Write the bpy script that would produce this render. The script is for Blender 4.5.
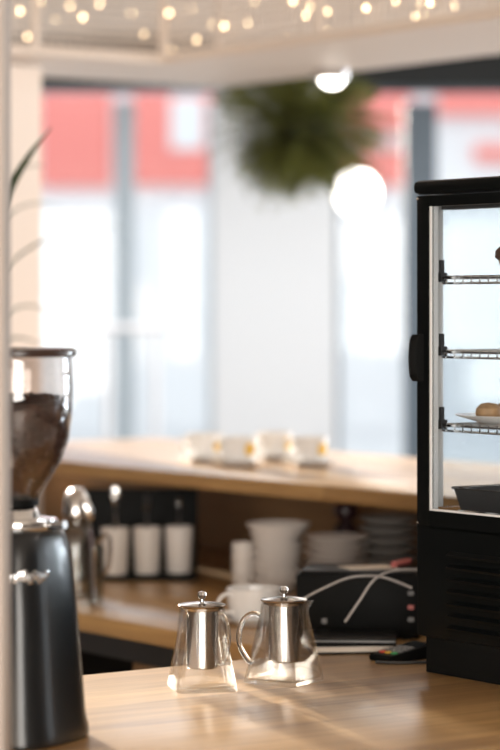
import bpy, bmesh, math, random
from mathutils import Vector, Matrix
random.seed(7)
for o in list(bpy.data.objects): bpy.data.objects.remove(o)
SC = bpy.context.scene
COL = SC.collection
PI = math.pi
# ------------------------------------------------------------------ camera, light, exposure
F = 2600.0; HZ = 305.0; CZ = 1.47           # focal length (px of a 750 px tall frame), horizon row, eye height
cd = bpy.data.cameras.new('camera'); cam = bpy.data.objects.new('camera', cd); COL.objects.link(cam)
cam.location = (0, 0, CZ); cam.rotation_euler = (PI/2, 0, 0)
cd.sensor_width = 36; cd.sensor_fit = 'AUTO'; cd.lens = 36*F/750; cd.shift_y = -(375-HZ)/750
cd.clip_start = .05; cd.clip_end = 200
cd.dof.use_dof = True; cd.dof.focus_distance = 3.72; cd.dof.aperture_fstop = 2.8
SC.camera = cam
w = bpy.data.worlds.new('sky'); SC.world = w; w.use_nodes = True
bg = w.node_tree.nodes['Background']; bg.inputs[0].default_value = (.92, .96, 1.0, 1); bg.inputs[1].default_value = 1.0
sd = bpy.data.lights.new('sun', 'SUN'); so = bpy.data.objects.new('sun', sd); COL.objects.link(so)
sd.energy = 12.5; sd.angle = math.radians(1.2); sd.color = (1, .90, .78)
SUN_DIR = Vector((.36, -.93, -.155))
so.rotation_euler = SUN_DIR.to_track_quat('-Z', 'Y').to_euler()
def area(name, loc, target, sx, sy, power, col):
    d = bpy.data.lights.new(name, 'AREA'); d.shape = 'RECTANGLE'; d.size = sx; d.size_y = sy; d.energy = power; d.color = col
    o = bpy.data.objects.new(name, d); COL.objects.link(o); o.location = loc
    o.rotation_euler = (Vector(target)-Vector(loc)).to_track_quat('-Z', 'Y').to_euler()
area('pier_fill_light', (.6, 9.2, 2.56), (.6, 9.2, 0), 3.4, 1.2, 42, (.95, .97, 1))  # added fill to brighten the white pier, no such lamp is seen
area('front_fill_light', (-.6, -3.3, 1.5), (-.1, 5, 1.5), 6.5, 2.0, 240, (1, .92, .83))  # unseen fill added behind the camera to lighten the rack and upright faces
area('side_fill_light', (4.44, 7.1, 1.5), (0, 4.6, 1.3), 1.3, 1.8, 120, (.93, .96, 1))  # unseen fill added at the assumed right window for the grinder's highlight
vs = SC.view_settings
vs.view_transform = 'Standard'; vs.look = 'None'; vs.gamma = 1; vs.use_curve_mapping = False; vs.exposure = 0.7
# ------------------------------------------------------------------ frames of reference
TH = math.atan2(-.815, .579)                 # the bar runs along U, the counter along V
U = Vector((math.cos(TH), math.sin(TH), 0)); V = Vector((-math.sin(TH), math.cos(TH), 0))
def uv(u, v, z=0): p = U*u + V*v; p.z = z; return p
def at(px, py, D): return Vector(((px-250)/F*D, D, CZ-(py-HZ)/F*D))
def on(px, py, z):
    D = F*(CZ-z)/(py-HZ); return Vector(((px-250)/F*D, D, z))
CT = .92; BT = 1.14                          # worktop and bar heights
# ------------------------------------------------------------------ materials
def mat(name, col, rough=.5, metal=0, emit=None, es=0, bump=0, bscale=60, var=0, vscale=8, trans=0, coat=0, spec=.5):
    m = bpy.data.materials.new(name); m.use_nodes = True; nt = m.node_tree; b = nt.nodes['Principled BSDF']
    b.inputs['Base Color'].default_value = (*col, 1); b.inputs['Roughness'].default_value = rough; b.inputs['Metallic'].default_value = metal
    b.inputs['Specular IOR Level'].default_value = spec
    if coat: b.inputs['Coat Weight'].default_value = coat; b.inputs['Coat Roughness'].default_value = .1
    if emit: b.inputs['Emission Color'].default_value = (*emit, 1); b.inputs['Emission Strength'].default_value = es
    if trans: b.inputs['Transmission Weight'].default_value = trans
    tc = nt.nodes.new('ShaderNodeTexCoord')
    if var:
        n = nt.nodes.new('ShaderNodeTexNoise'); n.inputs['Scale'].default_value = vscale; n.inputs['Detail'].default_value = 5
        nt.links.new(tc.outputs['Object'], n.inputs['Vector'])
        r = nt.nodes.new('ShaderNodeValToRGB'); r.color_ramp.elements[0].position = .3; r.color_ramp.elements[1].position = .7
        r.color_ramp.elements[0].color = (*[c*(1-var) for c in col], 1); r.color_ramp.elements[1].color = (*[min(1, c*(1+var)) for c in col], 1)
        nt.links.new(n.outputs['Fac'], r.inputs['Fac']); nt.links.new(r.outputs['Color'], b.inputs['Base Color'])
    if bump:
        n2 = nt.nodes.new('ShaderNodeTexNoise'); n2.inputs['Scale'].default_value = bscale; n2.inputs['Detail'].default_value = 4
        nt.links.new(tc.outputs['Object'], n2.inputs['Vector'])
        bp = nt.nodes.new('ShaderNodeBump'); bp.inputs['Strength'].default_value = bump; bp.inputs['Distance'].default_value = .01
        nt.links.new(n2.outputs['Fac'], bp.inputs['Height']); nt.links.new(bp.outputs['Normal'], b.inputs['Normal'])
    return m
def wood(name, c1, c2, rough=.32, stave=.055, length=.7, coat=.25):
    m = bpy.data.materials.new(name); m.use_nodes = True; nt = m.node_tree; N = nt.nodes.new; L = nt.links.new
    b = nt.nodes['Principled BSDF']; tc = N('ShaderNodeTexCoord')
    br = N('ShaderNodeTexBrick'); br.inputs['Scale'].default_value = 1; br.inputs['Brick Width'].default_value = length; br.inputs['Row Height'].default_value = stave
    br.inputs['Mortar Size'].default_value = .0008; br.inputs['Color1'].default_value = (.15, .15, .15, 1); br.inputs['Color2'].default_value = (.85, .85, .85, 1)
    br.inputs['Mortar'].default_value = (.1, .1, .1, 1); br.offset = .37
    L(tc.outputs['Object'], br.inputs['Vector'])
    mp = N('ShaderNodeMapping'); mp.inputs['Scale'].default_value = (2.2, 34, 34); L(tc.outputs['Object'], mp.inputs['Vector'])
    n = N('ShaderNodeTexNoise'); n.inputs['Scale'].default_value = 1.6; n.inputs['Detail'].default_value = 6; n.inputs['Distortion'].default_value = .6
    L(mp.outputs['Vector'], n.inputs['Vector'])
    mx = N('ShaderNodeMix'); mx.data_type = 'FLOAT'; mx.inputs[0].default_value = .38
    L(n.outputs['Fac'], mx.inputs[2]); L(br.outputs['Color'], mx.inputs[3])
    r = N('ShaderNodeValToRGB'); r.color_ramp.elements[0].position = .22; r.color_ramp.elements[1].position = .75
    r.color_ramp.elements[0].color = (*c1, 1); r.color_ramp.elements[1].color = (*c2, 1)
    L(mx.outputs[0], r.inputs['Fac']); L(r.outputs['Color'], b.inputs['Base Color'])
    b.inputs['Roughness'].default_value = rough; b.inputs['Coat Weight'].default_value = coat; b.inputs['Coat Roughness'].default_value = .22
    bp = N('ShaderNodeBump'); bp.inputs['Strength'].default_value = .12; bp.inputs['Distance'].default_value = .003
    L(n.outputs['Fac'], bp.inputs['Height']); L(bp.outputs['Normal'], b.inputs['Normal'])
    return m
def thin_glass(name, tint=(.97, .98, .98), ior=1.45, rough=.02, add=.0):
    """one-surface pane: clear transmission plus Fresnel reflection"""
    m = bpy.data.materials.new(name); m.use_nodes = True; nt = m.node_tree; nt.nodes.clear(); N = nt.nodes.new; L = nt.links.new
    out = N('ShaderNodeOutputMaterial'); t = N('ShaderNodeBsdfTransparent'); t.inputs[0].default_value = (*tint, 1)
    g = N('ShaderNodeBsdfGlossy'); g.inputs['Roughness'].default_value = rough
    lw = N('ShaderNodeLayerWeight'); lw.inputs[0].default_value = .5           # Schlick: f0 + (1-f0) * (1-cos)^5
    pw = N('ShaderNodeMath'); pw.operation = 'POWER'; pw.inputs[1].default_value = 5; L(lw.outputs['Facing'], pw.inputs[0])
    f0 = ((ior-1)/(ior+1))**2
    ad = N('ShaderNodeMath'); ad.operation = 'MULTIPLY_ADD'; ad.use_clamp = True; ad.inputs[1].default_value = 1-f0; ad.inputs[2].default_value = f0+add; L(pw.outputs[0], ad.inputs[0])
    mx = N('ShaderNodeMixShader'); L(ad.outputs[0], mx.inputs[0]); L(t.outputs[0], mx.inputs[1]); L(g.outputs[0], mx.inputs[2])
    L(mx.outputs[0], out.inputs[0]); return m
def solid_glass(name, tint=(1, 1, 1), share=.5, ior=1.45):
    """blown glass: refraction blended with clear transmission"""
    m = bpy.data.materials.new(name); m.use_nodes = True; nt = m.node_tree; nt.nodes.clear(); N = nt.nodes.new; L = nt.links.new
    out = N('ShaderNodeOutputMaterial'); t = N('ShaderNodeBsdfTransparent'); t.inputs[0].default_value = (*tint, 1)
    g = N('ShaderNodeBsdfGlass'); g.inputs['Color'].default_value = (*tint, 1); g.inputs['IOR'].default_value = ior; g.inputs['Roughness'].default_value = 0
    mx = N('ShaderNodeMixShader'); mx.inputs[0].default_value = share; L(t.outputs[0], mx.inputs[1]); L(g.outputs[0], mx.inputs[2])
    L(mx.outputs[0], out.inputs[0]); return m
M = {}
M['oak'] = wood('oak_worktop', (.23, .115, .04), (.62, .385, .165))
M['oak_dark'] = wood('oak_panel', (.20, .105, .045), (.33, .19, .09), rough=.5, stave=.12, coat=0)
M['white_wall'] = mat('white_wall', (.75, .78, .81), .8, bump=.05, bscale=90)
M['cream'] = mat('cream_paint', (.88, .78, .70), .75, bump=.05, bscale=80)
M['post'] = mat('beige_post_paint', (.46, .39, .34), .6, var=.05)
M['ceil'] = mat('ceiling_paint', (.86, .78, .70), .85, bump=.04)
M['floor'] = mat('dark_floor', (.36, .32, .28), .5, var=.2, vscale=3)
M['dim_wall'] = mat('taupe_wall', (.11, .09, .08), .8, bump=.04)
M['hazed_frame'] = mat('hazed_slate_frame', (.42, .50, .56), .45)  # slate frame made lighter, window haze and glare put into its colour
M['frame'] = mat('slate_frame', (.10, .135, .17), .45)
M['header'] = mat('dark_header', (.008, .011, .012), .6)
M['black'] = mat('black_enamel', (.003, .004, .0042), .4, spec=.12)
M['black_matte'] = mat('black_plastic', (.004, .0045, .0045), .55, spec=.12)
M['charcoal'] = mat('charcoal_metal', (.05, .05, .052), .4, metal=.3)
M['grinder'] = mat('grinder_lacquer', (.005, .007, .009), .3, metal=.0, coat=.35, spec=.5)
M['steel'] = mat('polished_steel', (.72, .70, .68), .16, metal=1)
M['satin'] = mat('satin_steel', (.58, .56, .55), .11, metal=1)
M['lid_steel'] = mat('brown_steel', (.34, .29, .25), .18, metal=1)
M['lining'] = mat('aluminium_lining', (.72, .71, .71), .45, metal=.2)
M['chrome'] = mat('chrome', (.8, .8, .8), .08, metal=1)
M['porcelain'] = mat('white_porcelain', (.88, .87, .86), .18, coat=.3)
M['stoneware'] = mat('grey_white_stoneware', (.72, .67, .63), .4)
M['greyware'] = mat('grey_stoneware', (.30, .285, .27), .45)
M['yellow'] = mat('yellow_print', (.85, .52, .07), .4)
M['beans'] = mat('roasted_beans', (.085, .042, .028), .42, var=.5, vscale=60)
M['lid_brown'] = mat('smoked_lid', (.06, .035, .028), .25)
M['wire'] = mat('cream_wire', (.86, .76, .68), .5)
M['rack_white'] = mat('rack_board_white', (.80, .74, .70), .5)
M['bulb'] = mat('warm_bulb', (1, .8, .55), .4, emit=(1, .72, .42), es=6)
M['lamp'] = mat('opal_lamp', (1, 1, 1), .4, emit=(1, .95, .86), es=7)
M['leaf'] = mat('fern_green', (.17, .18, .05), .6, var=.45, vscale=14)
def leafmat(name, col):
    m = mat(name, col, .6, var=.45, vscale=14); nt = m.node_tree; b = nt.nodes['Principled BSDF']; o = nt.nodes['Material Output']
    t = nt.nodes.new('ShaderNodeBsdfTranslucent'); mx = nt.nodes.new('ShaderNodeMixShader'); mx.inputs[0].default_value = .45
    nt.links.new(b.inputs['Base Color'].links[0].from_socket, t.inputs['Color'])
    nt.links.new(b.outputs[0], mx.inputs[1]); nt.links.new(t.outputs[0], mx.inputs[2]); nt.links.new(mx.outputs[0], o.inputs[0]); return m
M['leaf'] = leafmat('fern_green', (.15, .16, .042))
M['leaf2'] = mat('strap_leaf_green', (.05, .075, .035), .5, var=.3)
M['moss'] = mat('moss', (.03, .035, .012), .9, bump=.5)
M['clay'] = mat('terracotta', (.45, .22, .13), .8)
M['red'] = mat('red_sign', (.85, .25, .22), .5)
M['facade'] = mat('pale_facade', (.80, .82, .84), .8, var=.04, vscale=1)
M['paving'] = mat('pale_paving', (.62, .63, .65), .8, var=.08)
M['cable'] = mat('grey_cable', (.42, .39, .37), .5)
M['cable_dark'] = mat('black_cable', (.03, .03, .03), .5)
M['paper'] = mat('paper', (.72, .64, .55), .7)
M['pink'] = mat('pink_plastic', (.55, .16, .15), .5)
M['key_grey'] = mat('grey_key', (.20, .20, .20), .5)
M['key_red'] = mat('red_key', (.65, .06, .03), .5)
M['key_yellow'] = mat('yellow_key', (.75, .45, .05), .5)
M['key_green'] = mat('green_key', (.05, .35, .12), .5)
M['screen'] = mat('dark_screen', (.02, .025, .03), .1)
M['jar_dark'] = mat('dark_plum_glaze', (.04, .015, .018), .2)
M['cake'] = mat('chocolate_cake', (.10, .045, .025), .7, bump=.4)
M['pastry'] = mat('golden_pastry', (.50, .30, .15), .6, var=.25, vscale=40)
M['rail'] = mat('white_rail', (.78, .78, .80), .4)
M['gasket'] = mat('pale_gasket', (.78, .78, .78), .35)
M['tan'] = mat('cork', (.42, .27, .15), .8, var=.2, vscale=90)
M['glass'] = thin_glass('pane_glass')
M['shelf_glass'] = thin_glass('case_glass', (.95, .97, .98), 1.5, .01)
M['hopper'] = thin_glass('hopper_plastic', (.90, .88, .87), 1.45, .03, .05)
M['pot_glass'] = solid_glass('teapot_glass', (.99, .985, .975), .24)
M['rod_glass'] = solid_glass('rod_glass', (.99, .985, .97), .75)
M['jar_glass'] = thin_glass('jar_glass', (.86, .87, .86), 1.45, .03, .03)
# ------------------------------------------------------------------ mesh helpers
class MB:
    def __init__(s): s.bm = bmesh.new()
    def box(s, c, size, rz=0, bev=0, rot=None):
        t = bmesh.new(); bmesh.ops.create_cube(t, size=1)
        bmesh.ops.scale(t, vec=size, verts=t.verts)
        if bev: bmesh.ops.bevel(t, geom=t.edges[:], offset=bev, segments=2, affect='EDGES', profile=.5)
        R = rot if rot is not None else Matrix.Rotation(rz, 3, 'Z')
        bmesh.ops.rotate(t, cent=(0, 0, 0), matrix=R, verts=t.verts); bmesh.ops.translate(t, vec=c, verts=t.verts)
        return s.merge(t)
    def merge(s, t):
        me = bpy.data.meshes.new('tmp'); t.to_mesh(me); t.free(); s.bm.from_mesh(me); bpy.data.meshes.remove(me); return s
    def lathe(s, prof, n=40, c=(0, 0, 0), closed=False):
        c = Vector(c); rings = []
        for r, z in prof:
            if r < 1e-6: rings.append([s.bm.verts.new(c+Vector((0, 0, z)))])
            else: rings.append([s.bm.verts.new(c+Vector((r*math.cos(2*PI*i/n), r*math.sin(2*PI*i/n), z))) for i in range(n)])
        pairs = list(zip(rings, rings[1:]))
        if closed: pairs.append((rings[-1], rings[0]))
        for a, b in pairs:
            for i in range(n):
                j = (i+1) % n
                if len(a) == 1 and len(b) == 1: continue
                if len(a) == 1: s.bm.faces.new((a[0], b[j], b[i]))
                elif len(b) == 1: s.bm.faces.new((a[i], a[j], b[0]))
                else: s.bm.faces.new((a[i], a[j], b[j], b[i]))
        return s
    def rings(s, loops, cap0=True, cap1=True, closed=False):
        R = [[s.bm.verts.new(p) for p in l] for l in loops]
        n = len(R[0]); pr = list(zip(R, R[1:]))
        if closed: pr.append((R[-1], R[0]))
        for a, b in pr:
            for i in range(n): s.bm.faces.new((a[i], a[(i+1) % n], b[(i+1) % n], b[i]))
        if not closed:
            if cap0: s.bm.faces.new(R[0][::-1])
            if cap1: s.bm.faces.new(R[-1])
        return s
    def tube(s, pts, r, n=8, loop=False, rs=None):
        pts = [Vector(p) for p in pts]; m = len(pts); loops = []; prev = None
        for i, p in enumerate(pts):
            if loop: t = pts[(i+1) % m]-pts[i-1]
            else: t = pts[min(i+1, m-1)]-pts[max(i-1, 0)]
            t.normalize()
            if prev is None:
                a = Vector((0, 0, 1)) if abs(t.z) < .9 else Vector((1, 0, 0)); x = t.cross(a).normalized()
            else: x = (prev-t*prev.dot(t)).normalized()
            prev = x; y = t.cross(x); rr = rs[i] if rs else r
            loops.append([p+(x*math.cos(2*PI*k/n)+y*math.sin(2*PI*k/n))*rr for k in range(n)])
        return s.rings(loops, closed=loop)
    def sphere(s, c, r, n=16, m=10, sc=(1, 1, 1)):
        t = bmesh.new(); bmesh.ops.create_uvsphere(t, u_segments=n, v_segments=m, radius=r)
        bmesh.ops.scale(t, vec=sc, verts=t.verts); bmesh.ops.translate(t, vec=c, verts=t.verts); return s.merge(t)
    def build(s, name, m, parent=None, loc=None, rz=0, smooth=True, sub=0):
        bmesh.ops.recalc_face_normals(s.bm, faces=s.bm.faces)
        me = bpy.data.meshes.new(name); s.bm.to_mesh(me); s.bm.free(); me.materials.append(m)
        if smooth:
            for p in me.polygons: p.use_smooth = True
            try: me.set_sharp_from_angle(angle=math.radians(38))
            except Exception: pass
        o = bpy.data.objects.new(name, me); COL.objects.link(o)
        if parent: o.parent = parent
        if loc is not None: o.location = loc
        o.rotation_euler.z = rz
        return o
def tag(o, label, cat, group=None, kind=None):
    o['label'] = label; o['category'] = cat
    if group: o['group'] = group
    if kind: o['kind'] = kind
    return o
def thing(name, label, cat, loc=(0, 0, 0), rz=0, group=None):
    o = bpy.data.objects.new(name, None); COL.objects.link(o); o.empty_display_size = .05
    o.location = loc; o.rotation_euler.z = rz; return tag(o, label, cat, group)
def struct(o): o['kind'] = 'structure'; return o
def dup(root, loc, rz=0, label=None, group=None, scale=None):
    r = root.copy(); COL.objects.link(r); r.location = loc; r.rotation_euler.z = rz
    if scale: r.scale = scale
    if label: r['label'] = label
    if group: r['group'] = group
    for ch in list(root.children):
        c = ch.copy(); COL.objects.link(c); c.parent = r
        for g in list(ch.children):
            d = g.copy(); COL.objects.link(d); d.parent = c
    return r
def bez(p0, p1, p2, p3, n=16):
    p0, p1, p2, p3 = map(Vector, (p0, p1, p2, p3)); out = []
    for i in range(n+1):
        t = i/n; out.append(p0*(1-t)**3+p1*3*t*(1-t)**2+p2*3*t*t*(1-t)+p3*t**3)
    return out
def spline(pts, n=8):
    pts = [Vector(p) for p in pts]; out = []
    for i in range(len(pts)-1):
        a, b, c, d = pts[max(i-1, 0)], pts[i], pts[i+1], pts[min(i+2, len(pts)-1)]
        for k in range(n):
            t = k/n
            out.append(.5*((2*b)+(c-a)*t+(2*a-5*b+4*c-d)*t*t+(3*b-a-3*c+d)*t**3))
    out.append(pts[-1]); return out
ORD = ['topmost', 'second from the top', 'third from the top', 'fourth from the top', 'fifth from the top', 'sixth from the top', 'seventh from the top', 'eighth from the top', 'ninth from the top', 'tenth from the top']
# ------------------------------------------------------------------ setting
struct(MB().box((0, 4.1, -.05), (9, 15.0, .1)).build('floor', M['floor']))
struct(MB().box((0, 4.1, 2.66), (9.2, 15.0, .12)).build('ceiling', M['ceil']))
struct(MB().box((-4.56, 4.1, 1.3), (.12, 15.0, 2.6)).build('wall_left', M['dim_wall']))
wq = MB()                                                           # wall behind the viewer, with an opening added for the unseen fill light
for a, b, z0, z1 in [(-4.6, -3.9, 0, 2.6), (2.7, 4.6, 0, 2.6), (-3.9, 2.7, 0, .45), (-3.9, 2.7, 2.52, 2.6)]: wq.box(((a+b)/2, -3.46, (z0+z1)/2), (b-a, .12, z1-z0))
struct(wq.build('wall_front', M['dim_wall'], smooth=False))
wr = MB()                                                           # unseen right wall, its one long window opening is assumed
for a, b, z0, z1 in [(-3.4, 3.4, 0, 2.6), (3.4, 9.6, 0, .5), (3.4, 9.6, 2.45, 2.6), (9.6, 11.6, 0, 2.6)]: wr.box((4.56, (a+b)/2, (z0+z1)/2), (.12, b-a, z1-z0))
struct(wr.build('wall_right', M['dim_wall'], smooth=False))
WD = 11.0; WT = CZ+(HZ-88)/F*WD                                     # window wall distance, window head height
def wx(px): return (px-250)/F*WD
wall = MB()
ww = [(-4.5, wx(-640)), (wx(213), wx(336)), (wx(800), 4.5)]
for a, b in ww: wall.box(((a+b)/2, WD+.11, WT/2), (b-a, .18, WT))
for a, b in [(ww[0][1], ww[1][0]), (ww[1][1], ww[2][0])]: wall.box(((a+b)/2, WD+.11, .15), (b-a, .18, .3))
struct(wall.build('wall_back', M['white_wall'], smooth=False))
struct(MB().box((0, WD+.08, (WT+2.6)/2), (9, .24, 2.6-WT)).build('trim_1', M['header'], smooth=False))
def window(n, xa, xb, mull, fm):
    f = MB(); z0 = .3; fw = .02
    f.box(((xa+xb)/2, WD+.05, WT-.01), (xb-xa, .04, .02)); f.box(((xa+xb)/2, WD+.05, z0+.03), (xb-xa, .08, .06))
    f.box((xa+fw/2, WD+.05, (z0+WT)/2), (fw, .03, WT-z0-.12)); f.box((xb-fw/2, WD+.05, (z0+WT)/2), (fw, .03, WT-z0-.12))
    for c, wd in mull: f.box((c, WD+.05, (z0+WT)/2), (wd, .03, WT-z0-.12))
    root = struct(f.build('window_%d' % n, M[fm], smooth=False))
    xs = [xa+fw]+[q for c, wd in mull for q in (c-wd/2, c+wd/2)]+[xb-fw]
    for k in range(0, len(xs), 2):
        MB().box(((xs[k]+xs[k+1])/2, WD+.05, (z0+WT)/2), (xs[k+1]-xs[k], .008, WT-z0-.12)).build('pane', M['glass'], root, smooth=False)
window(1, wx(-640), wx(213), [(wx(-380), .08), (wx(-90), .08), (wx(124), .085)], 'hazed_frame')
window(2, wx(336), wx(800), [(wx(421), .14), (wx(600), .08)], 'frame')
wf = MB(); wf.box((4.56, 6.5, .52), (.08, 6.2, .04)); wf.box((4.56, 6.5, 2.43), (.08, 6.2, .04))
for y in (3.43, 5.47, 7.53, 9.57): wf.box((4.56, y, 1.475), (.08, .06, 1.87))
wb = MB(); wb.box((-.6, -3.46, .47), (6.6, .06, .04)); wb.box((-.6, -3.46, 2.50), (6.6, .06, .04))
for x in (-3.87, -1.7, .5, 2.67): wb.box((x, -3.46, 1.485), (.06, .06, 1.99))
w4 = struct(wb.build('window_4', M['frame'], smooth=False))  # unseen window, added to go with the front fill light
for a, b in ((-3.84, -1.73), (-1.67, .47), (.53, 2.64)): MB().box(((a+b)/2, -3.46, 1.485), (b-a, .008, 1.99)).build('pane', M['glass'], w4, smooth=False)
w3 = struct(wf.build('window_3', M['frame'], smooth=False))  # side window out of view, assumed from the highlight on the grinder
for y0, y1 in ((3.46, 5.44), (5.50, 7.50), (7.56, 9.54)): MB().box((4.56, (y0+y1)/2, 1.475), (.008, y1-y0, 1.87)).build('pane', M['glass'], w3, smooth=False)
struct(MB().box((10, 20, -.13), (60, 45, .06)).build('ground', M['paving'], smooth=False))
# column by the end of the bar and the post beside the counter
c0 = uv(-5.5, 3.085)
struct(MB().box((0, 0, 1.0225), (.2, .27, 2.045)).build('trim_2', M['cream'], loc=c0, rz=TH, smooth=False))
p0 = uv(-2.60, 1.435)
pe = (8-250)/F*2.95
struct(MB().box((pe-.06, 2.95, 1.3), (.12, .08, 2.6), bev=.006).build('trim_3', M['post'], smooth=False))
# ------------------------------------------------------------------ building across the street
def facade():
    Y = 24.0
    def X(px): return (px-250)/F*Y
    def Z(py): return CZ+(HZ-py)/F*Y
    t = thing('shop_building', 'pale shop building across the street with red sign panels, seen through windows', 'building', (0, Y, -.04))
    H = 4.1
    MB().box((0, 1.5, H/2), (26, 3, H)).build('wall', M['facade'], t, smooth=False)
    for a, b, top, bot in [(-300, -120, 88, 188), (-100, 20, 88, 188), (40, 112, 90, 188), (133, 222, 88, 186), (330, 410, 90, 132), (330, 410, 150, 186), (437, 520, 84, 116), (474, 520, 146, 162), (540, 700, 84, 170)]:
        MB().box(((X(a)+X(b))/2, -.06, (Z(top)+Z(bot))/2+.04), (X(b)-X(a), .12, Z(top)-Z(bot)), bev=.01).build('sign_panel', M['red'], t)
    MB().box((X(188), -.13, Z(124)+.04), (X(204)-X(170), .03, Z(98)-Z(150))).build('sign_plate', M['facade'], t, smooth=False)
    for a, b in [(-200, -130), (60, 104), (142, 205), (345, 400), (445, 515), (560, 640)]:
        MB().box(((X(a)+X(b))/2, -.03, (Z(235)+Z(430))/2+.04), (X(b)-X(a), .06, Z(235)-Z(430))).build('shopfront', M['facade'], t, smooth=False)
facade()
# white guard rail inside the window
def rail():
    D = 10.2
    def X(px): return (px-250)/F*D
    def Z(py): return CZ-(py-HZ)/F*D
    t = thing('guard_rail', 'pale tubular rail standing before the left window', 'railing', (0, D, 0))
    MB().tube([(X(98), 0, Z(328)), (X(166), 0, Z(328))], .018, 10).build('rail', M['rail'], t)
    for px in (108, 156): MB().tube([(X(px), 0, 0), (X(px), 0, Z(328))], .014, 10).build('post', M['rail'], t)
rail()
# ------------------------------------------------------------------ counters and bar
VA = TH+PI/2
def slab(parent, name, u0, u1, v0, v1, z0, z1, m, along='u', bev=.004):
    c = uv((u0+u1)/2, (v0+v1)/2, (z0+z1)/2)-Vector(parent.location)
    if along == 'u': return MB().box((0, 0, 0), (u1-u0, v1-v0, z1-z0), bev=bev).build(name, m, parent, c, TH)
    return MB().box((0, 0, 0), (v1-v0, u1-u0, z1-z0), bev=bev).build(name, m, parent, c, VA)
fc = thing('front_counter', 'light oak counter in the foreground with the glass teapots on it', 'counter', uv(-2.85, 2.4, 0))
FU = -3.296
slab(fc, 'worktop', FU, -2.30, 1.52, 3.345, CT-.04, CT, M['oak'], 'v')
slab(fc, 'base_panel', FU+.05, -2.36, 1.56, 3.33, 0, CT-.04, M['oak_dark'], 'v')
rc = thing('rear_counter', 'oak work counter under the bar carrying crockery and white pots', 'counter', uv(-4.34, 2.9, 0))
slab(rc, 'worktop', -5.39, FU-.001, 2.44, 3.345, CT-.032, CT, M['oak'])
slab(rc, 'rail', -5.39, FU-.001, 2.47, 2.49, CT-.075, CT-.032, M['charcoal'], bev=0)
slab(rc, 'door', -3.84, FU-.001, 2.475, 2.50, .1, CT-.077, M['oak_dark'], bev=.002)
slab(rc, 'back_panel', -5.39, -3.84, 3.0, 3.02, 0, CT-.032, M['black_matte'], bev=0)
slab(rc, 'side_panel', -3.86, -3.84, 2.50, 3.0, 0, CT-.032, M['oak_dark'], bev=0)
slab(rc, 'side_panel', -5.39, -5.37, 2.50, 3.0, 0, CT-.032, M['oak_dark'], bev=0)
bar = thing('bar', 'raised oak bar shelf with four white cups standing on it', 'bar', uv(-3.9, 3.4, 0))
slab(bar, 'bar_top', -5.395, -2.2, 2.863, 3.55, BT-.03, BT, M['oak'])
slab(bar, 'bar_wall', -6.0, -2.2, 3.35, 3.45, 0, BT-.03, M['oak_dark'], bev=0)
# ------------------------------------------------------------------ hanging rack
RZ = 2.05; RH = .42
rk = thing('hanging_rack', 'cream wire mesh rack hung over the bar wound with fairy lights', 'rack', uv(-5.21, 3.45, RZ))
def rk_local(u, v, z): return uv(u, v, z)-Vector(rk.location)
def rseg(mb, a, b, s): mb.tube([a, b], s, 6)
fr = MB()
UC, VC, UE, VE, DP = -5.21, 3.45, -2.6, 1.9, .50
segs = [((UC, VC), (UE, VC)), ((UC, VC), (UC, VE)), ((UC-DP, VC+DP), (UE, VC+DP)), ((UC-DP, VC+DP), (UC-DP, VE)), ((UE, VC), (UE, VC+DP)), ((UC, VE), (UC-DP, VE))]
for (a, b) in segs:
    for z in (RZ+.012, RZ+RH): fr.tube([rk_local(*a, z), rk_local(*b, z)], .012, 8)
posts = [(UC, VC), (UC-DP, VC+DP), (UE, VC), (UE, VC+DP), (UC, VE), (UC-DP, VE), (UC+.62, VC), (UC+1.24, VC), (UC, VC-.36), (UC, VC-.8), (UC+.62, VC+DP), (UC+1.24, VC+DP)]
for (a, b) in posts: fr.tube([rk_local(a, b, RZ), rk_local(a, b, RZ+RH)], .011, 8)
for (a, b) in [(UC-.2, VC+.2), (UC+.62, VC+.22), (UC+1.8, VC+.22), (UC-.22, VC-.9)]: fr.tube([rk_local(a, b, RZ+RH), rk_local(a, b, 2.605)], .008, 8)
fr.build('frame', M['wire'], rk)
ms = MB()
def grid(a, b):
    L = (Vector(b)-Vector(a)).length; n = int(L/.016); ax = Vector(b)-Vector(a)
    for i in range(n+1):
        p = Vector(a)+ax*i/n; q = rk_local(p.x, p.y, RZ+RH/2); ms.box(q, (.0034, .0034, RH), TH)
    for k in range(1, int(RH/.018)):
        p = Vector(a)+ax*.5; q = rk_local(p.x, p.y, RZ+k*.018); d = rk_local(b[0], b[1], 0)-rk_local(a[0], a[1], 0)
        ms.box(q, (L, .0034, .0034), math.atan2(d.y, d.x))
grid((UC, VC), (UE, VC)); grid((UC, VC), (UC, VE)); grid((UC-DP, VC+DP), (UE, VC+DP))
ms.build('mesh_panel', M['wire'], rk, smooth=False)
bd = MB()
bd.box(rk_local((UC+UE)/2-DP/2, VC+DP/2, RZ+.006), (UE-UC+DP, DP, .012), TH); bd.box(rk_local(UC-DP/2, (VC+VE)/2, RZ+.006), (DP, VC-VE, .012), TH)
bd.build('base_board', M['rack_white'], rk, smooth=False)
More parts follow.
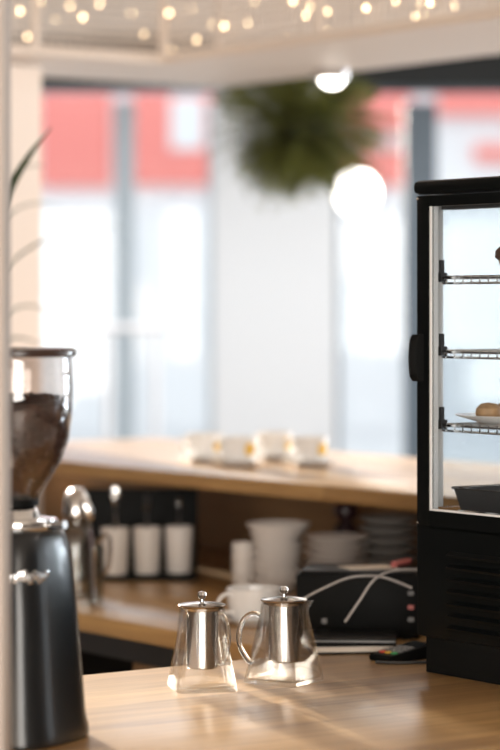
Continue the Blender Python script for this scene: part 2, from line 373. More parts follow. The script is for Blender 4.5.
# fairy lights: bulbs on a wire wound round the front of the rack
BP = [(20, 11), (27, 37), (55, 19), (41, 1), (83, 17), (70, 5), (131, 13), (143, 34), (165, 3), (169, 13), (191, 8), (172, 49), (197, 40), (213, 25), (224, 26), (225, 18), (247, 22), (254, 2), (283, 38), (293, 1), (311, 7), (306, 15), (328, 11), (328, 32), (366, 8), (395, 1), (414, 17), (422, 14), (421, 3), (430, 3), (455, 6), (100, 4)]
sl = thing('string_lights', 'string of small warm fairy lights wound through the hanging rack', 'string lights', uv(UC, VC, RZ+.1))
pts = []
bm0 = None
for i, (px, py) in enumerate(sorted(BP)):
    off = [-.03, .12, .25, .03, .33][i % 5]
    # distance at which this sight line meets a plane parallel to the rack's front
    d = Vector(((px-250)/F, 1, 0))
    Du = (UC-off)/d.dot(U); Dv = (VC+off)/d.dot(V)
    D = min(Du, Dv) if off < 0 else max(min(Du, Dv), min(UC/d.dot(U), VC/d.dot(V))+off)
    p = at(px, py, D); p.z = max(p.z, RZ+.03) if off >= 0 else p.z; pts.append(p-Vector(sl.location))
proto = None
for p in pts:
    if proto is None: proto = MB().sphere((0, 0, 0), .0042, 10, 8, (1, 1, 1.3)).build('bulb', M['bulb'], sl, p)
    else:
        b = proto.copy(); COL.objects.link(b); b.parent = sl; b.location = p
MB().tube(spline([p+Vector((0, .0, .009)) for p in pts], 5), .0012, 5).build('wire', M['cable'], sl)
# downlight in the rack's underside, globe pendant, hanging fern
dl = thing('downlight', 'small round lit downlight under the rack beside the hanging fern', 'ceiling light', at(332, 77, 6.42).xy.to_3d()+Vector((0, 0, RZ-.024)))
MB().lathe([(0, .004), (.030, .004), (.030, -.004), (.022, -.014), (.010, -.019), (0, -.020)], 28).build('lens', M['lamp'], dl)
MB().lathe([(.037, .024), (.046, .024), (.046, 0), (.037, 0)], 28, closed=True).build('rim', M['satin'], dl)
gp = at(357, 192, 7.85)
gl = thing('globe_pendant', 'glowing white globe pendant lamp hanging behind the fern', 'lamp', gp)
MB().sphere((0, 0, 0), .068, 28, 18).build('globe', M['lamp'], gl)
MB().lathe([(0, .085), (.018, .083), (.02, .06), (0, .06)], 16).build('cap', M['black_matte'], gl)
MB().tube([(0, 0, .08), (0, 0, 2.6-gp.z)], .003, 6).build('cord', M['black_matte'], gl)
def fern():
    c = at(303, 128, 7.1)
    t = thing('hanging_fern', 'bushy green fern ball hanging under the rack', 'plant', c)
    MB().sphere((0, 0, 0), .075, 18, 12, (1, 1, .9)).build('moss_ball', M['moss'], t)
    MB().tube([(0, 0, .05), (0, 0, (2.6-c.z)/1.12)], .003, 6).build('cord', M['cable_dark'], t)
    mb = MB(); rnd = random.Random(11)
    for i in range(330):
        az = rnd.uniform(0, 2*PI); el = math.asin(rnd.uniform(-.9, .85))
        d = Vector((math.cos(az)*math.cos(el), math.sin(az)*math.cos(el), math.sin(el)))
        L = rnd.uniform(.15, .22)*(1.0 if el > -.5 else .8)
        p0 = d*.06; p1 = p0+d*L*.5; p2 = p0+d*L*.95+Vector((0, 0, -L*.22))
        side = d.cross(Vector((0, 0, 1))); side = side.normalized() if side.length > .1 else Vector((1, 0, 0))
        side = (side+Vector((rnd.uniform(-.4, .4), rnd.uniform(-.4, .4), rnd.uniform(-.4, .4)))).normalized()
        n = 10; q = bez(p0, p0+d*L*.3, p1+Vector((0, 0, L*.1)), p2, n)
        for k in range(1, n+1):
            ta = (q[k]-q[k-1]).normalized(); ll = .030*math.sin(PI*(k/n*.85+.12))+.004
            for s in (-1, 1):
                a = q[k-1]; b = q[k]; e = (a+b)/2+side*s*ll+ta*ll*.7+Vector((0, 0, -ll*.25))
                mid = (a+e)/2+ta*.004
                vs_ = [mb.bm.verts.new(x) for x in (a, mid-ta*.006, e, mid+ta*.003)]
                mb.bm.faces.new(vs_)
    # a few long strays
    for (ex, ey, dy) in [(225, 100, 0), (232, 112, -.04), (273, 190, -.05), (262, 184, .02), (290, 192, .05), (372, 140, 0), (368, 95, .03), (245, 170, -.02), (322, 180, -.05), (240, 90, .06), (352, 172, -.03)]:
        e = at(ex, ey, 7.0+dy)-c; s0 = e*.35
        q = bez(s0, s0+e*.3+Vector((0, 0, .02)), e*.8+Vector((0, 0, .01)), e, 14); side = Vector((-e.z, 0, e.x)).normalized()
        for k in range(1, 15):
            ta = (q[k]-q[k-1]).normalized(); ll = .026*math.sin(PI*(k/14*.85+.12))+.003
            for s in (-1, 1):
                a = q[k-1]; b = q[k]; x = (a+b)/2+side*s*ll+ta*ll; mid = (a+x)/2
                mb.bm.faces.new([mb.bm.verts.new(y) for y in (a, mid-ta*.005, x, mid+ta*.005)])
    mb.build('foliage', M['leaf'], t, smooth=False); t.scale = (1.16, 1.16, 1.12)
fern()
# ------------------------------------------------------------------ potted plant with strap leaves, left of the frame
def strap_plant():
    base = Vector((-.60, 5.36, CT))
    t = thing('potted_plant', 'potted plant with long thin arching strap leaves at left edge', 'plant', base)
    MB().lathe([(0, 0), (.05, 0), (.068, .11), (.072, .12), (.064, .12), (.06, .105), (0, .105)], 28).build('pot', M['clay'], t)
    mb = MB()
    def leaf(p3, w0, mid):
        q = bez((0, 0, .1), (0, 0, .45), mid, p3, 22)
        prev = None
        for i, p in enumerate(q):
            s = i/22; ww_ = w0*(math.sin(PI*min(1, s*.9+.12)))**.7+.0008
            ta = (q[min(i+1, 22)]-q[max(i-1, 0)]).normalized(); sd_ = ta.cross(Vector((0, 1, .2))).normalized()
            cur = [mb.bm.verts.new(p+sd_*ww_), mb.bm.verts.new(p+Vector((0, .0015, 0))), mb.bm.verts.new(p-sd_*ww_), mb.bm.verts.new(p-Vector((0, .0015, 0)))]
            if prev:
                for k in range(4): mb.bm.faces.new((prev[k], prev[(k+1) % 4], cur[(k+1) % 4], cur[k]))
            prev = cur
    def T(px, py, D): return at(px, py, D)-base
    leaf(T(52, 127, 4.9), .013, T(-30, 215, 4.9))
    leaf(T(44, 166, 5.5), 0.0026, T(-30, 150, 5.5))
    leaf(T(120, 225, 5.7), 0.0026, T(-40, 230, 5.6))
    leaf(T(60, 205, 5.9), 0.0026, T(-40, 180, 5.6))
    leaf(T(62, 320, 5.8), 0.0026, T(0, 270, 5.6))
    leaf(T(40, 345, 5.5), 0.0026, T(0, 320, 5.5))
    leaf(T(-60, 100, 5.3), .009, T(-50, 150, 5.3)); leaf(T(-140, 200, 5.2), .009, T(-100, 100, 5.2))
    leaf(T(-130, 280, 5.6), .008, T(-110, 160, 5.5)); leaf(T(-30, 60, 5.7), .008, T(-50, 160, 5.6))
    mb.build('leaves', M['leaf2'], t)
strap_plant()
# ------------------------------------------------------------------ display fridge
def fridge():
    t = thing('display_fridge', 'tall black glass display fridge standing on the front counter', 'fridge', uv(-3.034, 2.461, CT), TH)
    W, Dp, H = .44, .385, .736
    zt, zg1, zg0 = .715, .697, .244
    MB().box((W/2, Dp/2, (zt+H)/2), (W+.006, Dp+.012, H-zt), bev=.008).build('top_cap', M['black'], t)
    MB().box((W/2, Dp/2+.0, .14), (W, Dp, .17), bev=.004).build('body', M['black'], t)
    MB().box((W/2+.002, Dp/2+.003, .0275), (W-.012, Dp-.02, .055)).build('base', M['black_matte'], t)
    lv = MB()
    for k in range(7): lv.box((W/2+.02, -.003, .075+k*.018), (W-.12, .012, .004), rot=Matrix.Rotation(.5, 3, 'X'))
    lv.build('vent', M['black'], t, smooth=False)
    for (x, y) in ((.035, .07), (W-.03, .07), (.035, Dp-.05), (W-.03, Dp-.05)): pass
    fp = MB()
    for (x, y) in ((W-.012, Dp-.012), (.012, Dp-.012)): fp.box((x, y, (.225+zt)/2), (.024, .024, zt-.225))
    for z in (.232, zt-.006): fp.box((W/2, Dp-.012, z), (W-.048, .024, .012)); fp.box((.006, Dp/2, z), (.008, Dp-.10, .012)); fp.box((W-.006, Dp/2, z), (.008, Dp-.10, .012))
    fp.build('rear_frame', M['black'], t, smooth=False)
    MB().box((W-.004, Dp/2+.01, (.24+zt)/2), (.004, Dp-.08, zt-.25)).build('side_glass', M['shelf_glass'], t, smooth=False)
    MB().box((.004, Dp/2+.01, (.24+zt)/2), (.004, Dp-.08, zt-.25)).build('side_glass', M['shelf_glass'], t, smooth=False)
    MB().box((W/2, Dp-.006, (.24+zt)/2), (W-.05, .004, zt-.25)).build('rear_glass', M['shelf_glass'], t, smooth=False)
    # door
    d = MB(); b = .031
    d.box((b/2, .007, (.216+zt)/2), (b, .014, zt-.218), bev=.003); d.box((W-b/2, .007, (.216+zt)/2), (b, .014, zt-.218), bev=.003)
    d.box((W/2, .007, (zg1+zt)/2-.001), (W-2*b, .014, zt-zg1-.002)); d.box((W/2, .007, (.217+zg0)/2), (W-2*b, .014, zg0-.217))
    dr = d.build('door', M['black'], t)
    MB().box((W/2, .006, (zg0+zg1)/2), (W-2*b-.004, .003, zg1-zg0-.004)).build('door_glass', M['shelf_glass'], dr, smooth=False)
    g = MB()
    for x in (b+.0015, W-b-.0015): g.box((x, .002, (zg0+zg1)/2), (.003, .003, zg1-zg0))
    g.box((W/2, .002, zg0+.0015), (W-2*b-.006, .003, .003)); g.build('gasket', M['gasket'], dr, smooth=False)
    for x in (b+.001, W-b-.001): MB().box((x, .0115, (zg0+zg1)/2), (.002, .008, zg1-zg0)).build('door_lining', M['lining'], dr, smooth=False)
    h = MB(); z0, z1 = .436, .506; loops = []
    for k in range(13):
        s = k/12; z = z0+(z1-z0)*s; dep = .010+.008*math.sin(PI*s)**.35
        loops.append([(.002, .001, z), (.002, .001-dep, z), (.007, -.001-dep, z), (.017, .001-dep*.8, z), (.019, .001, z)])
    h.rings(loops).build('handle', M['black_matte'], dr)
    MB().sphere((.004, 0, zt-.006), .0025, 8, 6).build('screw', M['chrome'], dr)
    MB().sphere((.004, 0, .224), .002, 8, 6).build('screw', M['satin'], dr)
    # inner uprights with hook slots
    for x in (.011, W-.011):
        up = MB().box((x, .034, (zg0+zt)/2), (.012, .010, zt-zg0-.006), bev=.001).build('shelf_upright', M['lining'], t)
        for z in (.5905, .480, .370):
            sg = 1 if x < .2 else -1
            bk = MB(); bk.box((x+sg*.009, .034, z+.001), (.010, .012, .014)); bk.box((x+sg*.007, .034, z+.014), (.005, .008, .026)); bk.build('shelf_bracket', M['charcoal'], up, smooth=False)
        MB().box((x, Dp-.034, (zg0+zt)/2), (.012, .010, zt-zg0-.006), bev=.001).build('shelf_upright', M['satin'], t)
    MB().box((W/2, .03, zg1+.003), (W-.07, .02, .016)).build('lamp_housing', M['charcoal'], t, smooth=False)
    for z in (.5905, .480, .370):
        s = MB(); x0, x1, y0, y1 = .026, W-.026, .030, Dp-.032
        s.tube([(x0, y0, z), (x1, y0, z), (x1, y1, z), (x0, y1, z)], .0022, 8, loop=True)
        s.tube([(x0, y0, z-.008), (x1, y0, z-.008)], .0018, 8)
        n = 20
        for k in range(n):
            x = x0+.010+(x1-x0-.02)*k/(n-1); s.tube([(x, y0-.002, z-.008), (x, y0-.001, z+.0025), (x, y1, z+.0025)], .0013, 5)
        for y in (.15, .27): s.tube([(x0, y, z), (x1, y, z)], .0018, 6)
        s.build('wire_shelf', M['chrome'], t)
    f = MB(); f.box((W/2, Dp/2, .232), (W-.06, Dp-.09, .008)); f.build('floor_tray', M['satin'], t, smooth=False)
    g2 = MB()
    for k in range(26): g2.tube([(.05+k*.0136, .045, .240), (.05+k*.0136, Dp-.06, .240)], .0016, 5)
    for y in (.045, Dp-.06): g2.tube([(.046, y, .2425), (W-.046, y, .2425)], .0016, 5)
    g2.build('floor_grille', M['chrome'], t)
    return t
fz = fridge()
def fl(x, y, z): return uv(-3.034+x, 2.461+y, CT+z)
plate_prof = [(0, 0), (.055, 0), (.06, .003), (.09, .012), (.0915, .0135), (.088, .0135), (.058, .006), (0, .006)]
tag(MB().lathe(plate_prof, 48).build('plate', M['porcelain'], loc=fl(.109, .103, .370+.0038)), 'round white plate of pastries on the lowest wire shelf of the fridge', 'plate')
PZ = .370+.0038+.006
for i, (dx, dy, r, lab) in enumerate([(-.03, -.028, .020, 'golden round pastry at the front of the fridge plate'), (-.045, .02, .019, 'golden round pastry at the left back of the fridge plate'), (.012, -.01, .022, 'golden round pastry in the middle of the fridge plate'), (.045, .02, .020, 'golden round pastry at the right of the fridge plate')]):
    tag(MB().lathe([(0, 0), (r*.75, 0), (r, r*.35), (r*.95, r*.8), (r*.6, r*1.15), (0, r*1.25)], 20).build('pastry', M['pastry'], loc=fl(.109+dx, .103+dy, PZ)), lab, 'pastry', 'pastries in the fridge')
pn = thing('baking_tin', 'dark metal baking tin on the floor of the fridge', 'baking tin', fl(.135, .16, .2425), TH)
MB().rings([[(-.09, -.11, 0), (.09, -.11, 0), (.09, .11, 0), (-.09, .11, 0)], [(-.098, -.118, .034), (.098, -.118, .034), (.098, .118, .034), (-.098, .118, .034)], [(-.095, -.115, .034), (.095, -.115, .034), (.095, .115, .034), (-.095, .115, .034)], [(-.087, -.107, .003), (.087, -.107, .003), (.087, .107, .003), (-.087, .107, .003)]]).build('pan', M['charcoal'], pn)
MB().tube([(-.099, -.119, .034), (.099, -.119, .034), (.099, .119, .034), (-.099, .119, .034)], .0022, 8, loop=True).build('rim', M['satin'], pn)
mf = thing('muffin', 'dark chocolate muffin on the top wire shelf of the fridge', 'muffin', fl(.14, .075, .5905+.0038))
MB().lathe([(0, 0), (.018, 0), (.026, .022), (0, .022)], 22).build('wrapper', M['tan'], mf)
MB().lathe([(.026, .022), (.031, .026), (.030, .036), (.019, .046), (0, .049)], 22).build('cake_top', M['cake'], mf)
# ------------------------------------------------------------------ coffee grinder
def grinder():
    base = Vector(((14-250)/F*3.30, 3.30, CT))
    t = thing('coffee_grinder', 'black coffee grinder with clear bean hopper at the left', 'coffee grinder', base)
    def sq(hw, hd, z, e=3.2, n=48):
        out = []
        for i in range(n):
            a = 2*PI*i/n; c, s = math.cos(a), math.sin(a)
            out.append((hw*abs(c)**(2/e)*(1 if c >= 0 else -1), hd*abs(s)**(2/e)*(1 if s >= 0 else -1), z))
        return out
    R = lambda l: [Matrix.Rotation(math.radians(-28), 3, 'Z') @ Vector(p) for p in l]
    prof = [(.084, .092, 0), (.087, .095, .004), (.0865, .0945, .014), (.083, .091, .03), (.079, .087, .08), (.073, .081, .16), (.064, .073, .235), (.059, .068, .256), (.055, .064, .264), (.05, .06, .267)]
    MB().rings([R(sq(a, b, z)) for a, b, z in [(a_*.955, b_*.93, z_) for a_, b_, z_ in prof]]).build('body', M['grinder'], t)
    bd_ = MB(); rnd = random.Random(3); cur = sq(.0652, .0706, .212, n=400)
    sel = [p for p in cur if math.radians(-128) < math.atan2(p[1], p[0]) < math.radians(-22)]; sel.sort(key=lambda p: math.atan2(p[1], p[0]))
    last = None; wd = .005
    for k in range(len(sel)):                                    # raised silver badge, too blurred to read
        p = Vector(sel[k])
        if last is not None and (p-last).length < wd: continue
        tg = (Vector(sel[min(k+1, len(sel)-1)])-Vector(sel[max(k-1, 0)])).normalized(); last = p; wd = rnd.uniform(.004, .007)
        q = Matrix.Rotation(math.radians(-28), 3, 'Z') @ (p+Vector((0, 0, rnd.uniform(-.003, .003))))
        bd_.box(q, (wd*1.05, .006, rnd.uniform(.007, .014)), math.radians(-28)+math.atan2(tg.y, tg.x), bev=.001)
    bd_.build('badge', M['chrome'], t)
    MB().lathe([(0, .267), (.055, .267), (.057, .272), (.055, .279), (.034, .281), (.030, .290), (.026, .295), (0, .295)], 40).build('collar', M['chrome'], t)
    MB().tube([(.045, -.03, .273), (.068, -.045, .275)], .0055, 10).build('adjuster_knob', M['chrome'], t)
    MB().lathe([(.0265, .296), (.032, .296), (.032, .310), (.0265, .310)], 32, closed=True).build('neck_ring', M['black_matte'], t)
    H = [(.0285, .298), (.033, .306), (.043, .324), (.060, .352), (.070, .381), (.0745, .413), (.0760, .445), (.0748, .473), (.0738, .4835)]
    inner = [(r-.002, z) for r, z in H]
    MB().lathe(H+inner[::-1], 64, closed=True).build('hopper', M['hopper'], t)
    MB().lathe([(0, .4845), (.077, .4845), (.0795, .487), (.0795, .492), (.076, .495), (0, .497)], 64).build('lid', M['lid_brown'], t)
    # beans: a heap with single beans over its skin
    mb = MB(); hb = [(.0, .306), (.024, .306), (.038, .324), (.0545, .352), (.0645, .381), (.069, .413), (.070, .426), (.05, .431), (0, .433)]
    mb.lathe(hb, 40)
    tb = bmesh.new(); bmesh.ops.create_uvsphere(tb, u_segments=7, v_segments=5, radius=1); me = bpy.data.meshes.new('bean_tmp'); tb.to_mesh(me); tb.free()
    def bean(p, k):
        n0 = len(mb.bm.verts); mb.bm.from_mesh(me); mb.bm.verts.ensure_lookup_table(); vsn = mb.bm.verts[n0:]
        m_ = Matrix.Translation(p) @ Matrix.Rotation(rnd.uniform(0, 6), 4, 'Z') @ Matrix.Rotation(rnd.uniform(0, 6), 4, 'X') @ Matrix.Diagonal((.0048*k, .0034*k, .0026*k, 1))
        bmesh.ops.transform(mb.bm, matrix=m_, verts=list(vsn))
    def rad(z):
        for (r0, z0), (r1, z1) in zip(hb[1:], hb[2:]):
            if z0 <= z <= z1: return r0+(r1-r0)*(z-z0)/(z1-z0)
        return .05
    for i in range(420):
        z = .312+(.426-.312)*math.sqrt(rnd.random()); a = rnd.uniform(0, 2*PI); r = rad(z)-.0006
        bean(Vector((r*math.cos(a), r*math.sin(a), z)), 1)
    for i in range(150):
        a = rnd.uniform(0, 2*PI); r = .064*math.sqrt(rnd.random()); bean(Vector((r*math.cos(a), r*math.sin(a), .431+rnd.uniform(0, .004))), 1)
    bpy.data.meshes.remove(me)
    o = mb.build('coffee_beans', M['beans'], loc=base)
    tag(o, 'dark roasted coffee beans filling the clear hopper of the grinder', 'coffee beans', kind='stuff')
grinder()
# ------------------------------------------------------------------ glass teapots
def teapot(loc, rz, label, side=.088, h=.118, group='glass teapots'):
    """rz turns the base square; the handle leaves one corner (local -x,-y), the spout the opposite one"""
    t = thing('glass_teapot', label, 'teapot', loc, rz, group)
    N = 96
    def sec(hs, rr, k, z):
        """blend of rounded square (k=0) and circle (k=1)"""
        out = []
        for i in range(N):
            a = 2*PI*(i+.5)/N; c, s = math.cos(a), math.sin(a)
            e = 18.0; q = (abs(c)**e+abs(s)**e)**(-1/e)
            r = hs*q*(1-k)+rr*k
            out.append(Vector((r*c, r*s, z)))
        return out
    hs = side/2; rt = .0325
    outer = [(hs*.95, 0, 0), (hs*.99, 0, .001), (hs, 0, .0035), (hs*.995, 0, .007)]
    wall_ = .0020
    inner = [(hs-wall_-.003, 0, .0055), (hs*.995-wall_, 0, .009)]
    for s in [.12, .24, .36, .48, .6, .72, .82, .88, .92, .96, 1]:
        outer.append((hs*.995, s, .007+(h-.007)*s)); inner.append((hs*.995-wall_, s, .009+(h-.009)*s))
    def loop(q, dr=0):
        hs_, k, z = q; l = sec(hs_, rt-dr, k, z)
        if z > h*.86:                                            # pour lip on the corner away from the handle
            f = ((z-h*.86)/(h*.14))**1.3
            for p in l:
                a = math.atan2(p.y, p.x)-PI/4; a = (a+PI) % (2*PI)-PI
                g = math.exp(-(a/.24)**2)*f*.013; p += Vector((1, 1, 0)).normalized()*g
        return l
    loops = [loop(q) for q in outer]+[loop(q, wall_) for q in inner[::-1]]
    MB().rings(loops).build('glass_body', M['pot_glass'], t)
    # handle: an ear of round glass rod on the other corner
    dv = Vector((-1, -1, 0)).normalized()
    def hp(r, z): return dv*r+Vector((0, 0, z))
    MB().tube(spline([hp(.0365, .098), hp(.047, .101), hp(.060, .093), hp(.067, .074), hp(.066, .056), hp(.058, .040), hp(.0505, .031), hp(.046, .033)], 6), .0042, 12).build('handle', M['rod_glass'], t)
    # infuser, rim collar, lid, knob
    MB().lathe([(.0, .030), (.0205, .030), (.0225, .032), (.0225, h-.006), (.030, h-.004), (.0305, h-.001), (.0295, h), (.0215, h-.003), (.0215, .033), (0, .033)], 48).build('infuser', M['satin'], t)
    ld = MB().lathe([(0, h+.0005), (.0335, h+.0005), (.0345, h+.002), (.0335, h+.0035), (.022, h+.0055), (0, h+.0075)], 48).build('lid', M['lid_steel'], t)
    MB().lathe([(0, h+.0065), (.003, h+.007), (.0028, h+.0105), (.0052, h+.0125), (.0066, h+.0165), (.0052, h+.0205), (0, h+.0225)], 20).build('knob', M['chrome'], ld)
    return t
t1 = on(202, 690, CT); t1.y += .012
teapot(t1, math.radians(192), 'left glass teapot whose handle points away from us')
t2 = on(284, 682, CT)
teapot(t2, math.radians(-32), 'right glass teapot with its curved handle at left')
# ------------------------------------------------------------------ cups on the bar
def make_cup(loc, rz, label, r=.039, h=.054, emblem=True, group='white cups on the bar', name='cup', hturn=0):
    t = thing(name, label, 'cup', loc, rz, group)
    o = [(0, 0), (r*.70, 0), (r*.72, .002), (r*.84, .009), (r*.95, h*.5), (r, h), (r-.002, h+.0005), (r-.0035, h-.001), (r*.95-.004, h*.5), (r*.76, .012), (0, .010)]
    MB().lathe(o, 40).build('bowl', M['porcelain'], t)
    ha = Matrix.Rotation(PI-hturn, 3, 'Z')
    MB().tube(spline([ha @ Vector(q) for q in [(r*.93, 0, h*.80), (r*1.25, 0, h*.86), (r*1.52, 0, h*.66), (r*1.40, 0, h*.38), (r*.89, 0, h*.30)]], 5), .0035, 8).build('handle', M['porcelain'], t)
    if emblem:                                                  # printed yellow roundel, following the cup's curve
        mb = MB(); n = 7; g = []
        for i in range(n+1):
            row = []
            for k in range(20):
                a = 2*PI*k/20; q = i/n; da = .0135*q*math.cos(a)/r; z = h*.56+.0135*q*math.sin(a)
                rr = (r*.95+(r*.05)*(z-h*.5)/(h*.5) if z > h*.5 else r*.84+(r*.11)*(z-.009)/(h*.5-.009))+.0006
                row.append(mb.bm.verts.new((rr*math.cos(da), rr*math.sin(da), z)))
            g.append(row)
        for i in range(n):
            for k in range(20): mb.bm.faces.new((g[i][k], g[i][(k+1) % 20], g[i+1][(k+1) % 20], g[i+1][k]))
        e = mb.build('emblem', M['yellow'], t); e['label'] = 'yellow round print'
    return t
def make_saucer(loc, label, r=.062, group='saucers on the bar', m='porcelain'):
    return tag(MB().lathe([(0, 0), (r*.5, 0), (r*.55, .003), (r*.97, .011), (r, .0125), (r*.96, .013), (r*.55, .006), (0, .005)], 40).build('saucer', M[m], loc=loc), label, 'saucer', group)
cps = [(205, 461.5, 'hindmost left', 'leftmost white cup on the bar, in the back row'), (238, 466, '', 'white cup with yellow print in front, second from left on the bar'),
       (275, 460, '', 'white cup in the back row, third from left on the bar'), (310, 466, '', 'rightmost white cup with yellow print on the bar')]
sl_lab = ['saucer under the leftmost cup on the bar', 'saucer under the second cup from left on the bar', 'saucer under the third cup from left on the bar', 'saucer under the rightmost cup on the bar']
for i, (px, py, _, lab) in enumerate(cps):
    p = on(px, py, BT)
    make_saucer(p, 'white '+sl_lab[i])
    make_cup(p+Vector((0, 0, .0055)), math.radians([-40, -48, -42, -46][i]), lab, hturn=math.radians(-70))
# turn handles to the left front: emblem is opposite the handle
for o in COL.objects:
    pass
# ------------------------------------------------------------------ things on the rear counter
# black caddy with three white pots
cx = at(140, 580, 5.32).x
cad = thing('caddy', 'black open caddy holding three white pots on the rear counter', 'caddy', (cx, 5.30, CT))
MB().box((0, -.02, .006), (.235, .20, .012), bev=.002).build('base', M['black_matte'], cad)
MB().box((0, .075, .092), (.235, .010, .158), bev=.002).build('back_panel', M['black_matte'], cad)
for s in (-1, 1): MB().box((s*.1135, .02, .04), (.008, .10, .054), bev=.002).build('side_panel', M['black_matte'], cad)
cpts = [(115, 5.20), (147, 5.215), (179, 5.23)]
pots = []
for i, (px, D) in enumerate(cpts):
    r = .0285; h = .092
    loc = Vector(((px-250)/F*D, D+.0, CT+.012))
    o = MB().lathe([(0, 0), (r*.84, 0), (r*.87, .003), (r, h-.002), (r, h), (r-.002, h+.001), (r-.0035, h-.002), (r*.87-.003, .006), (0, .005)], 36).build('utensil_pot', M['stoneware'], loc=loc)
    tag(o, ['tapered white pot of spoons, leftmost of the three in the black caddy', 'tapered white pot of spoons, middle one of the three in the black caddy', 'tapered white pot of spoons, rightmost of the three in the black caddy'][i], 'pot', 'white pots in the caddy')
    pots.append(loc)
def spoon(pot, tx, ty, L, label, m='satin', bowl=.011):
    b = pots[pot]+Vector((-tx*.12, -ty*.12, .006)); d = Vector((tx, ty, 1)).normalized()
    t = thing('spoon', label, 'spoon', b, 0, 'spoons in the white pots')
    MB().tube([d*.002, d*L*.8], .0019, 6).build('handle', M[m], t)
    e = d*(L*.8+bowl*1.3)
    mb = MB(); tb = bmesh.new(); bmesh.ops.create_uvsphere(tb, u_segments=14, v_segments=10, radius=1)
    bmesh.ops.transform(tb, matrix=Matrix.Translation(e) @ d.to_track_quat('Z', 'Y').to_matrix().to_4x4() @ Matrix.Diagonal((bowl, bowl*.28, bowl*1.6, 1)), verts=tb.verts)
    mb.merge(tb).build('bowl', M[m], t)
nm = ['leftmost', 'middle', 'rightmost']
spoon(0, -.12, -.02, .165, 'bright steel spoon leaning left in the leftmost white pot', 'chrome', .012)
spoon(0, .0, -.03, .178, 'bright steel spoon standing upright in the leftmost white pot', 'chrome', .010)
spoon(0, .13, .02, .15, 'dark spoon leaning right in the leftmost white pot', 'charcoal')
spoon(1, -.10, .03, .155, 'dark spoon leaning left in the middle white pot', 'charcoal')
spoon(1, .02, -.02, .150, 'steel spoon standing upright in the middle white pot', 'satin', .009)
spoon(1, .14, .0, .155, 'dark spoon leaning right in the middle white pot', 'charcoal')
spoon(2, -.08, .02, .145, 'dark spoon leaning left in the rightmost white pot', 'charcoal')
spoon(2, .10, -.02, .15, 'steel spoon leaning right in the rightmost white pot', 'satin', .009)
# glass jar and carafe at the left end, tall glass with a bar spoon
j1 = on(77, 597, CT)
cf = thing('glass_carafe', 'grey clear glass carafe behind the grinder on the rear counter', 'carafe', j1)
MB().lathe([(0, 0), (.034, 0), (.036, .004), (.036, .10), (.030, .125), (.022, .14), (.024, .152), (.022, .152), (.020, .14), (.028, .124), (.034, .10), (.034, .006), (0, .005)], 36).build('glass', M['jar_glass'], cf)
MB().lathe([(0, .1525), (.026, .1525), (.027, .158), (.022, .19), (.010, .205), (0, .207)], 32).build('lid', M['steel'], cf)
MB().tube(spline([(.034, -.01, .10), (.062, -.03, .12), (.060, -.03, .06), (.036, -.012, .035)], 6), .004, 8).build('handle', M['satin'], cf)
j2 = on(95, 604, CT)
tg = thing('tall_glass', 'slender tall glass holding a bar spoon beside the grinder', 'glass', j2)
MB().lathe([(0, 0), (.015, 0), (.0155, .004), (.0175, .105), (.0162, .105), (.0142, .008), (0, .007)], 28).build('glass', M['jar_glass'], tg)
sp = thing('bar_spoon', 'dark handled bar spoon standing in the slender tall glass', 'spoon', j2+Vector((0, 0, .0085)))
MB().tube([(-.002, 0, 0), (-.008, .004, .13)], .0055, 10).build('handle', M['jar_dark'], sp)
mbp = MB(); tb = bmesh.new(); bmesh.ops.create_uvsphere(tb, u_segments=14, v_segments=10, radius=1)
bmesh.ops.transform(tb, matrix=Matrix.Translation((-.014, .0, .165)) @ Matrix.Rotation(-.35, 4, 'Y') @ Matrix.Diagonal((.011, .006, .022, 1)), verts=tb.verts); mbp.merge(tb)
mbp.tube([(-.008, .004, .13), (-.010, .003, .15)], .003, 8).build('bowl', M['chrome'], sp)
# cappuccino cup and saucer
cc = on(254, 624, CT)
make_saucer(cc, 'white saucer under the large cup behind the teapots', .066, 'saucers on the rear counter')
make_cup(cc+Vector((0, 0, .0055)), math.radians(35), 'large white cup behind the teapots on the rear counter', .049, .057, False, 'cups on the rear counter', 'large_cup')
# cork coasters, small glasses
cs = on(247, 603, CT)
for k in range(4):
    tag(MB().lathe([(0, 0), (.030, 0), (.031, .001), (.031, .0055), (.030, .0065), (0, .0065)], 32).build('coaster', M['tan'] if k > 1 else M['stoneware'], loc=cs+Vector((0, 0, k*.0066))), '%s coaster in the low stack behind the large cup, %s' % ('tan' if k > 1 else 'pale', ORD[3-k]), 'coaster', 'coasters behind the large cup')
cs2 = on(243, 590, CT)
for k in range(3):
    tag(MB().lathe([(0, 0), (.017, 0), (.0185, .002), (.0215, .046), (.0215, .048), (.0195, .048), (.017, .006), (0, .006)], 28).build('espresso_cup', M['stoneware'], loc=cs2+Vector((0, 0, k*.022))), 'small pale cup left of the bowls, %s of its nested stack' % ORD[2-k], 'cup', 'nested small cups')
